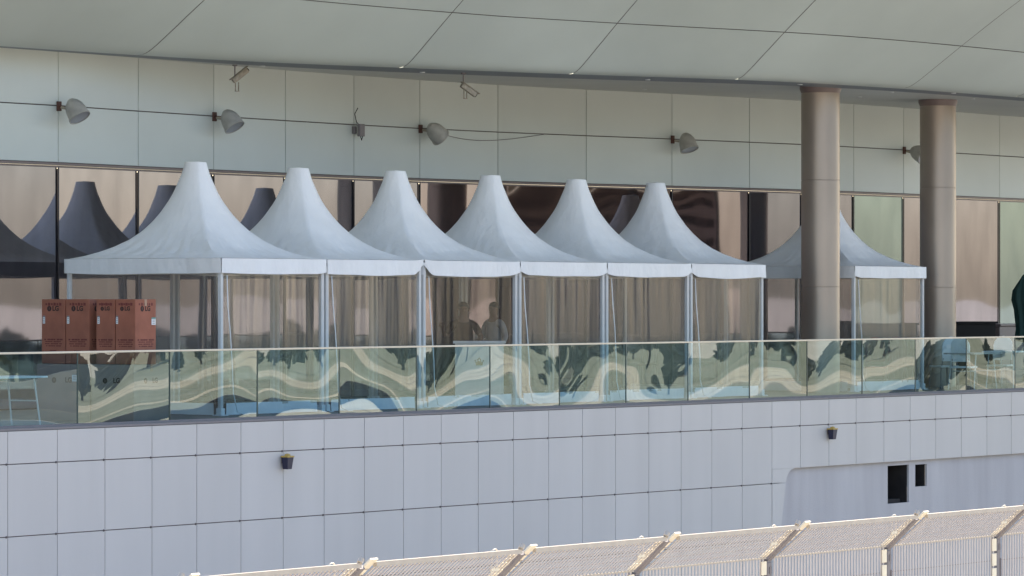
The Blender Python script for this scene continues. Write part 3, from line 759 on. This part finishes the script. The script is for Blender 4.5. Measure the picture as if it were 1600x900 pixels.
def skin_mesh(name, nodes, edges, m, parent, root=0, sub=2):
    me = bpy.data.meshes.new(name); me.from_pydata([n[0] for n in nodes], edges, []); o = bpy.data.objects.new(name, me); col.objects.link(o)
    md = o.modifiers.new('s', 'SKIN'); md.use_smooth_shade = True
    sv = me.skin_vertices[0].data
    for i, n_ in enumerate(nodes): sv[i].radius = (n_[1], n_[2] if len(n_) > 2 else n_[1]); sv[i].use_root = (i == root)
    o.modifiers.new('b', 'SUBSURF').levels = sub
    dg = bpy.context.evaluated_depsgraph_get(); m2 = bpy.data.meshes.new_from_object(o.evaluated_get(dg)); m2.name = name
    m2.materials.clear(); m2.materials.append(m)
    for p in m2.polygons: p.use_smooth = True
    bpy.data.objects.remove(o); bpy.data.meshes.remove(me)
    o2 = bpy.data.objects.new(name, m2); col.objects.link(o2); o2.parent = parent
    return o2
def person(loc, rz, label, H=1.74, arms=None, shirt='shirtd', head_turn=0.0, short=False):
    k = H / 1.74; o = empty('person', loc, rz); tag(o, label, 'person')
    V = lambda x, y, z: Vector((x * k, y * k, z * k))
    # faces -Y
    N = []; E = []
    def nd(p, r, r2=None, link=None):
        N.append((p, r * k, (r2 or r) * k)); i = len(N) - 1
        if link is not None: E.append((link, i))
        return i
    pel = nd(V(0, .02, .93), .145, .105); wa = nd(V(0, .02, 1.08), .135, .10, pel); ch = nd(V(0, .015, 1.27), .155, .11, wa); up = nd(V(0, .02, 1.40), .12, .085, ch)
    nk = nd(V(0, .015, 1.49), .060, .062, up); hd0 = nd(V(0, -.01, 1.565), .068, .078, nk); hd1 = nd(V(0, -.005, 1.64), .076, .092, hd0); hd2 = nd(V(0, .0, 1.695), .055, .07, hd1)
    hands = []
    for s in (-1, 1):
        hp = nd(V(.09 * s, .02, .88), .085, .09, pel); kn = nd(V(.10 * s, .0, .50), .056, None, hp); an = nd(V(.10 * s, .03, .09), .038, None, kn); to = nd(V(.11 * s, -.12, .035), .035, .03, an)
        A = arms[0 if s < 0 else 1]; sh = nd(V(.17 * s, .02, 1.375), .058, None, up); el = nd(V(*A[0]), .042, None, sh); wr = nd(V(*A[1]), .027, None, el)
        pd = (V(*A[1]) - V(*A[0])).normalized(); side = pd.cross(Vector((0, 0, 1)));
        side = side.normalized() if side.length > .1 else Vector((1, 0, 0)); pn = side.cross(pd)
        palm = nd(V(*A[1]) + pd * .065 * k, .036, .02, wr)
        for f, ln in zip(range(4), (.072, .08, .074, .058)):
            b0 = V(*A[1]) + pd * .09 * k + side * ((f - 1.5) * .021) * k
            i0 = nd(b0, .0095, None, palm); i1 = nd(b0 + (pd * ln * .55 + pn * -.008) * k, .0088, None, i0); nd(b0 + (pd * ln + pn * -.028) * k, .0078, None, i1)
        tb = V(*A[1]) + (pd * .035 + side * .032 * -s) * k; t0 = nd(tb, .012, None, palm); nd(tb + (pd * .045 + side * .030 * -s) * k, .009, None, t0)
    skin_mesh('body', N, E, M['skin'], o)
    # face: nose, ears, eyes
    q = MB(); c = V(0, -.01, 1.61)
    q.lathe([(0, -.03), (.011, -.02), (.016, -.002), (.010, .012), (0, .016)], 10, Matrix.Translation(c + V(0, -.092, -.005)) @ Matrix.Rotation(R(-18), 4, 'X'))
    for s in (-1, 1): q.lathe([(0, -.03), (.012, -.015), (.016, .005), (.01, .025), (0, .032)], 10, Matrix.Translation(c + V(.080 * s, .012, .0)))
    q.build('face_feature', M['skin'], o, smooth=True)
    q = MB()
    for s in (-1, 1): q.lathe([(0, -.011), (.011, 0), (0, .011)], 8, Matrix.Translation(c + V(.032 * s, -.083, .028)))
    q.box(tuple(c + V(-.025, -.090, -.047)), tuple(c + V(.025, -.082, -.041))); q.build('eye', M['hair'], o, smooth=True)
    # hair cap
    q = MB(); rr = []
    for j in range(9):
        t = j / 8 * math.pi * .56; rr.append((max(.001, math.sin(t)), math.cos(t)))
    q.lathe([(r * .092 * k, z * .105 * k) for r, z in rr], 20, Matrix.Translation(V(0, .018, 1.655)) @ Matrix.Rotation(R(-22), 4, 'X') @ Matrix.Diagonal((.97, 1.13, 1, 1)))
    q.build('hair', M['hair'], o, smooth=True)
    # shirt over torso and upper arms
    N, E = [], []
    nd2 = nd
    a = nd(V(0, .02, .90), .165, .122); b1 = nd(V(0, .02, 1.08), .158, .118, a); c1 = nd(V(0, .015, 1.27), .176, .128, b1); d1 = nd(V(0, .02, 1.40), .110, .090, c1); nd(V(0, .018, 1.475), .070, .068, d1)
    for s in (-1, 1):
        A = arms[0 if s < 0 else 1]; sh = nd(V(.17 * s, .02, 1.365), .072, None, d1); e0 = V(*A[0]); s0 = V(.17 * s, .02, 1.365)
        e1 = nd(s0.lerp(e0, .85), .058, None, sh)
        if not short: nd(e0.lerp(V(*A[1]), .75), .042, None, nd(e0, .053, None, e1))
    skin_mesh('shirt', N, E, M[shirt], o)
    N, E = [], []
    a = nd(V(0, .02, .95), .158, .118)
    for s in (-1, 1):
        h = nd(V(.095 * s, .02, .86), .098, .10, a); kn = nd(V(.10 * s, .0, .50), .072, None, h); nd(V(.10 * s, .03, .11), .058, None, kn)
    skin_mesh('trousers', N, E, M['trouser'], o)
    q = MB()
    for s in (-1, 1): q.box(tuple(V(.10 * s - .045, -.17, .0)), tuple(V(.10 * s + .045, .085, .075)), bev=.02)
    q.build('shoe', M['hair'], o, smooth=True)
    return o
# the one in the dark shirt raises the hand on the photo's left; both look towards the railing
pa = xat(724, 43.35); pb = xat(771, 43.75)
person_left = person((pa, 43.35, 0), -TH + R(8), 'person in a dark brown shirt standing behind the counter with one forearm raised', 1.76, (((-.29, -.02, 1.16), (-.33, -.14, 1.30)), ((.27, .0, 1.15), (.24, -.2, 1.10))), 'shirtd', short=True)
person_left.scale = (1.14, 1.08, 1.0)
person((pb, 43.75, 0), -TH - R(35), 'person in a pale grey shirt standing behind the right end of the counter', 1.76, (((-.24, .0, 1.13), (-.16, -.2, 1.10)), ((.25, .02, 1.13), (.24, -.12, .94))), 'shirtl')

# chairs in the last tent
def chair(loc, rz, m, label, group):
    o = empty('chair', loc, rz); tag(o, label, 'chair', group)
    q = MB(); q.box((-.22, -.22, .43), (.22, .22, .47), bev=.012); q.build('seat', m, o, smooth='auto')
    q = MB()
    P = []
    for i in range(9):
        t = math.pi * i / 8; P.append((.20 * math.cos(t), .24 + .03 * math.sin(t), .86 + .20 * math.sin(t)))
    f = [(x, y, z) for x, y, z in P] + [(-.19, .22, .56), (.19, .22, .56)]
    n = len(f); q.raw([(x, y - .015, z) for x, y, z in f] + [(x, y + .015, z) for x, y, z in f], [tuple(range(n)), tuple(reversed(range(n, 2*n)))] + [(i, n + i, n + (i+1) % n, (i+1) % n) for i in range(n)])
    q.build('backrest', m, o)
    for sx in (-1, 1):
        for sy in (-1, 1):
            q = MB(); q.tube([(sx * .19, sy * .19, .44), (sx * .22, sy * .22, 0)], [.015, .012], 8)
            if sy > 0: q.tube([(sx * .18, .20, .45), (sx * .17, .235, .62)], .012, 8)
            q.build('leg', M['greyplate'], o)
    return o
chair((xat(1368, 43.0), 43.0, 0), R(-60), M['chairb'], 'brown round backed chair inside the separate tent, the left one', 'brown chairs in the separate tent')
chair((xat(1407, 43.2), 43.2, 0), R(-45), M['chairb'], 'brown round backed chair inside the separate tent, the right one', 'brown chairs in the separate tent')

# ------------------------------------------------------------------ right end: black bar, tables, chairs
def box_counter(px0, px1, Y, h, m, label, depth=.6):
    x0, x1 = xat(px0, Y), xat(px1, Y); o = empty('bar_counter', ((x0 + x1) / 2, Y, 0)); tag(o, label, 'bar counter')
    w2 = (x1 - x0) / 2; q = MB(); q.box((-w2, 0, .08), (w2, depth, h - .05), bev=.01); q.build('body', m, o)
    q = MB(); q.box((-w2 - .03, -.04, h - .048), (w2 + .03, depth + .03, h), bev=.008); q.build('bar_top', m, o)
    q = MB(); q.box((-w2 + .05, .05, 0), (w2 - .05, depth - .05, .078)); q.build('plinth', m, o)
box_counter(1494, 1556, 43.6, 1.34, M['black'], 'black bar counter to the right of the second column')
box_counter(1562, 1640, 43.9, 1.28, M['trim'], 'dark brown bar counter at the right edge behind the railing')
def table(loc, rz, lx, ly, h, m, label, cloth=False):
    o = empty('table', loc, rz); tag(o, label, 'table')
    q = MB(); q.box((-lx/2, -ly/2, h - .03), (lx/2, ly/2, h), bev=.006); q.build('tabletop', m, o)
    for sx in (-1, 1):
        for sy in (-1, 1):
            q = MB(); q.tube([(sx * (lx/2 - .22), sy * (ly/2 - .08), h - .03), (sx * (lx/2 - .10), sy * (ly/2 - .06), 0)], .013, 8); q.build('leg', M['post'], o)
    q = MB()
    for sx in (-1, 1): q.tube([(sx * (lx/2 - .17), -(ly/2 - .07), h * .5), (sx * (lx/2 - .17), ly/2 - .07, h * .5)], .010, 8)
    q.build('brace', M['post'], o)
    return o
table((xat(1530, 41.3), 41.45, 0), 0, 1.2, .7, .74, M['greytable'], 'grey folding table behind the railing in front of the black bar')
table((xat(1588, 41.3), 41.5, 0), R(8), 1.2, .7, .76, M['white'], 'white folding table behind the railing at the right edge')
table((xat(0, 41.2), 41.25, 0), 0, 1.5, .65, .72, M['white'], 'white folding table at the left edge behind the railing')
for k, (px, Y, rz, lab) in enumerate(((1506, 41.5, 100, 'white plastic chair left of the grey folding table'), (1562, 41.9, -80, 'white plastic chair between the two folding tables'), (1475, 42.3, 150, 'white plastic chair close to the second column'))):
    chair((xat(px, Y), Y, 0), R(rz), M['white'], lab, 'white plastic chairs by the folding tables')

px_, Yp = 1601, 42.6
o = empty('closed_parasol', (xat(px_, Yp), Yp, 0)); tag(o, 'closed dark green parasol standing at the right edge', 'parasol')
q = MB(); pr = [(0, 2.36), (.04, 2.32), (.12, 2.18), (.23, 2.0), (.25, 1.8), (.20, 1.6), (.17, 1.2), (.20, .95), (.02, .9)]
n = 32; b0 = len(q.v)
for r_, z in pr:
    for k in range(n): t = 2 * math.pi * k / n; rr = r_ * (1 + .16 * math.sin(t * 8 + z * 2)); q.v.append((rr * math.cos(t), rr * math.sin(t), z))
for i in range(len(pr) - 1):
    for k in range(n): A = i * n; k2 = (k + 1) % n; q.f.append((A+k, A+n+k, A+n+k2, A+k2)); q.m.append(0); q.c.append(1.0)
q.build('canopy', mat('dark_green_cloth', (.015, .05, .045), .8), o, smooth=True)
q = MB(); q.tube([(0, 0, .06), (0, 0, 2.36)], .022, 10); q.build('pole', M['post'], o)
q = MB(); q.lathe([(0, 0), (.24, 0), (.24, .05), (.05, .08), (.04, .2), (0, .2)], 24); q.build('base', M['greyplate'], o, smooth='auto')

# ------------------------------------------------------------------ wall spotlights
def spotlight(px, py, axis, label, reach=.34, scale=1.0):
    p = atz(px, py, ZJ); i = min(range(len(plan)), key=lambda k: abs(plan[k].x - p.x)); a = plan[i]
    o = empty('wall_spotlight', (a.x, a.y, ZJ)); tag(o, label, 'spotlight', 'wall spotlights above the tents')
    q = MB(); q.box((-.05, -.035, -.09), (.05, .0, .07), bev=.006); q.box((-.02, -.07, -.05), (.02, -.035, .0)); q.build('wall_plate', M['rust'], o)
    c = Vector((.03, -reach, -.07)); ax = Vector(axis).normalized()
    q = MB(); q.tube([(0, -.06, -.03), (.01, -.16, -.05)], .022, 8)
    # yoke arms on both sides of the housing
    sd_ = Vector((1, .1, 0)).cross(ax).normalized() if False else Vector((1, 0, 0))
    for s in (-1, 1): q.beam((.01, -.15, -.05), c + sd_ * s * .0 + Vector((.02 * s, .05, 0)), .03, .02)
    q.build('arm', M['ivory'], o)
    Mx = Matrix.Translation(c) @ ax.to_track_quat('Z', 'Y').to_matrix().to_4x4() @ Matrix.Scale(scale, 4)
    q = MB(); q.lathe([(0, -.19), (.055, -.188), (.075, -.17), (.115, -.13), (.155, -.06), (.172, .02), (.178, .10), (.182, .135), (.190, .14), (.190, .172), (.178, .175), (.172, .165)], 28, Mx)
    q.build('housing', M['lampgrey'], o, smooth='auto')
    q = MB(); q.lathe([(.174, .158), (.12, .150), (0, .146)], 24, Mx); q.build('lens', M['lampglass'], o, smooth=True)
    return o
spotlight(91, 165, (0, -.56, -.83), 'grey bell shaped spotlight on the wall, leftmost of the row')
spotlight(334, 182, (.03, -.56, -.83), 'grey bell shaped spotlight on the wall above the first tent peak')
spotlight(656, 201, (.62, -.20, -.55), 'grey bell shaped spotlight with a loose cable running from it')
spotlight(1050, 217, (-.1, -.38, -.92), 'grey bell shaped spotlight on the wall just right of the last joined tent peak')
spotlight(1412, 234, (-.1, -.9, -.45), 'beige bell shaped spotlight half hidden behind the second column')
# small floodlight with a short cable
p = plan[6 + 4]
o = empty('wall_floodlight', (p.x, p.y, ZJ - .05)); tag(o, 'small grey box floodlight on the wall joint above the second and third tents', 'floodlight')
q = MB(); q.box((-.07, -.07, -.12), (.0, 0, .02), bev=.01); q.build('junction_box', M['greyplate'], o)
q = MB(); q.box((-.07, -.19, -.17), (.09, -.12, .06), bev=.012); q.build('housing', M['greyplate'], o)
q = MB(); q.tube([(0, -.09, .36), (0, -.02, .25), (.01, -.05, .1), (.01, -.12, .04)], .008, 6); q.tube([(0, -.15, -.17), (.02, -.16, -.24), (.05, -.16, -.17)], .009, 6); q.build('cable', M['black'], o)
# sagging cable
q = MB(); a = plan[6 + 5]; b_ = plan[6 + 7]; P = []
for i in range(21):
    t = i / 20; x = a.x + .35 + (xat(862, b_.y) - a.x - .35) * t; y = 47.62 - .35 * max(0, t - .45) if False else None
    seg = [k for k in range(len(plan) - 1) if plan[k].x <= x < plan[k+1].x][0]; y = plan[seg].y + (plan[seg+1].y - plan[seg].y) * (x - plan[seg].x) / (plan[seg+1].x - plan[seg].x)
    P.append((x, y - .02, ZJ - .01 - .17 * math.sin(math.pi * (t ** .8))))
tag(q.tube(P, .006, 6) or q.build('cable', M['greyplate']), 'thin grey cable sagging across the wall panels between two spotlights', 'cable')

# ------------------------------------------------------------------ security cameras hung from the lip
def cctv(px, py, heading, pitch, label):
    p = atz(px, py, ZL); o = empty('security_camera', (p.x, p.y, ZL)); tag(o, label, 'security camera', 'security cameras under the roof lip')
    q = MB(); q.lathe([(.0, 0), (.045, 0), (.045, -.02), (.018, -.03)], 14); q.tube([(0, 0, -.02), (.0, 0, -.20)], .012, 8); q.tube([(0, 0, -.2), (.03, 0, -.235)], .022, 8); q.build('hanger', M['greyplate'], o)
    Mx = Matrix.Translation((.03, 0, -.25)) @ Matrix.Rotation(R(heading), 4, 'Z') @ Matrix.Rotation(R(pitch), 4, 'Y')
    q = MB(); q.box((-.07, -.05, -.045), (.27, .05, .045), M=Mx, bev=.02); q.build('housing', M['ivory'], o, smooth='auto')
    q = MB(); q.box((-.09, -.06, .046), (.31, .06, .058), M=Mx, bev=.003); q.build('sunshield', M['ivory'], o)
    q = MB(); q.lathe([(0, .012), (.036, .012), (.038, 0)], 14, Mx @ Matrix.Translation((.27, 0, 0)) @ Matrix.Rotation(R(90), 4, 'Y')); q.build('lens', M['black'], o)
    q = MB()
    for s in (-.045, .045): q.beam((.05 + s, -.01, -.30), (.05 + s, -.01, -.46), .012, .02)
    q.beam((.0, -.01, -.46), (.10, -.01, -.46), .03, .014); q.build('bracket', M['ivory'], o)
cctv(367, 101, -35, -38, 'beige security camera tilted up, hanging from the roof lip at the left')
cctv(724, 114, -30, 32, 'beige security camera tilted down, hanging from the roof lip near the middle')

# ------------------------------------------------------------------ small wall lamps on the terrace wall
for px, lab in ((446, 'small dark wall lamp with yellow top on the lavender wall, the left one'), (1298, 'small dark wall lamp with yellow top on the lavender wall, the right one')):
    X = xat(px, YF - .08); o = empty('wall_lamp', (X, YF - .03, -.66)); tag(o, lab, 'wall lamp', 'small wall lamps on the lavender wall')
    q = MB(); q.box((-.03, -.03, -.03), (.03, 0, .05)); q.build('bracket', M['rust'], o)
    q = MB()
    t_, b__ = .078, .055
    vs = [(-t_, -.15, .06), (t_, -.15, .06), (t_, -.03, .06), (-t_, -.03, .06), (-b__, -.13, -.12), (b__, -.13, -.12), (b__, -.04, -.12), (-b__, -.04, -.12)]
    q.raw(vs, [(0,1,2,3),(7,6,5,4),(4,5,1,0),(5,6,2,1),(6,7,3,2),(7,4,0,3)]); q.build('housing', M['navy'], o)
    q = MB(); q.box((-.088, -.16, .061), (.088, -.02, .085), bev=.006); q.lathe([(.05, 0), (.04, .025), (0, .035)], 12, Matrix.Translation((0, -.09, .085))); q.build('cap', M['yellow'], o, smooth='auto')

# ------------------------------------------------------------------ foreground fence with cranked mesh top
FY = 26.4; PIT = 3.0; ZT, ZBd = -.86, -1.235; CR = .42; FB = -3.9
fx0 = xat(1045, FY - CR)
fe = empty('mesh_fence', (fx0, FY, FB)); tag(fe, 'cream metal mesh fence with angled top in the foreground', 'fence')
NB = range(-4, 6)
# one bay of wire, shared by every bay
def bay_wire():
    q = MB(); n = 38
    x0, x1 = .10, PIT - .10
    for i in range(n):
        x = x0 + (x1 - x0) * (i + .5) / n
        q.box((x - .011, -.006, .02), (x + .011, .006, ZBd - FB))
        if x > .2: q.beam((x, 0, ZBd - FB), (x, -CR, ZT - FB - .02), .021, .010)
    for j in range(1, 8):
        t = j / 8; q.box((x0, .007, ZBd - FB - .33 * j), (x1, .013, ZBd - FB - .33 * j + .008), 1)
    for t in (.16, .33, .5, .66, .84):
        y, z = -CR * t, ZBd + (ZT - ZBd) * t - FB
        q.beam((x0, y + .008, z + .008), (x1, y + .008, z + .008), .006, .006, 1)
    return q
me = None
for k in NB:
    if me is None: o = bay_wire().build('mesh_panel', [M['mesh'], M['wiredark']], fe); me = o.data
    else: o = bpy.data.objects.new('mesh_panel', me); col.objects.link(o); o.parent = fe
    o.location = (k * PIT, 0, 0)
def post_parts():
    H = ZBd - FB; T = ZT - FB
    p = MB()   # main post and its cranked arm: channel section
    p.box((-.045, -.01, 0), (.045, .09, H - .02)); p.beam((0, .04, H - .05), (0, -CR + .03, T - .02), .09, .05)
    a = MB()   # cream flat bar lying on top of the arm
    a.beam((.13, .02, H + .03), (.13, -CR - .04, T + .06), .13, .02)
    c = MB()   # folded clamp strip on the panel's end
    n = 9
    for i in range(n):
        t0, t1 = i / n, (i + .86) / n
        P = lambda t: Vector((-.15, -.012 - CR * t, H + (T - H) * t + .016))
        c.beam(P(t0), P(t1), .15, .012 + .004 * (i % 2))
    for i in range(9):
        z = H - .04 - i * .19; c.box((-.205, -.026, z - .16), (-.09, -.012, z), bev=.004)
    b = MB()   # bolts, plates
    b.box((-.06, -.02, H - .22), (.03, .0, H - .06)); b.box((-.02, -.03, H - .19), (.02, -.02, H - .11)); b.box((.035, -.022, H - .95), (.055, -.012, H - .30))
    return p, a, c, b
pp = post_parts(); ms = None
hk = MB()
for s in (0, .10): hk.tube([(-.34 + s, -.22, ZBd - FB + .12), (-.34 + s, -.235, ZT - FB - .04), (-.34 + s, -.22, ZT - FB + .02)], .008, 6)
hk.box((-.36, -.24, ZBd - FB + .17), (-.22, -.225, ZBd - FB + .22))
hk.tube([(-.34 + .05 + .05 * math.cos(t * .5), -.235, ZT - FB + .0 + .03 * math.sin(t * .5)) for t in range(0, 7)], .007, 6)
for k in NB:
    if ms is None:
        os_ = [pp[0].build('post', M['greyplate'], fe), pp[1].build('flat_bar', M['fbar'], fe), pp[2].build('clamp_strip', M['fbar'], fe), pp[3].build('bolt_plate', M['greyplate'], fe), hk.build('cable_hook', M['fence'], fe)]
        ms = [(o.name.split('.')[0], o.data) for o in os_]
        for o in os_: o.location = (k * PIT, 0, 0)
    else:
        for nm, d_ in ms: o = bpy.data.objects.new(nm, d_); col.objects.link(o); o.parent = fe; o.location = (k * PIT, 0, 0)
    q = MB(); q.beam((.20, -CR, 0), (PIT - .07, -CR, 0), .05, .05); q.tube([(PIT - .10, -CR - .02, .03), (PIT - .06, -CR - .02, .07)], .03, 8)
    o = q.build('top_rail', M['frail'], fe); o.location = (k * PIT, 0, ZT - FB)
    q = MB(); q.beam((.06, -.012, 0), (PIT - .10, -.012, 0), .022, .018); o = q.build('bend_rail', M['frail'], fe); o.location = (k * PIT, 0, ZBd - FB)
q = MB(); q.box((fx0 + -5 * PIT, FY - .25, GZ), (fx0 + 7 * PIT, FY + .25, FB), bev=.03)
tag(q.build('base_wall', M['concrete']), 'low concrete wall carrying the mesh fence', 'wall')
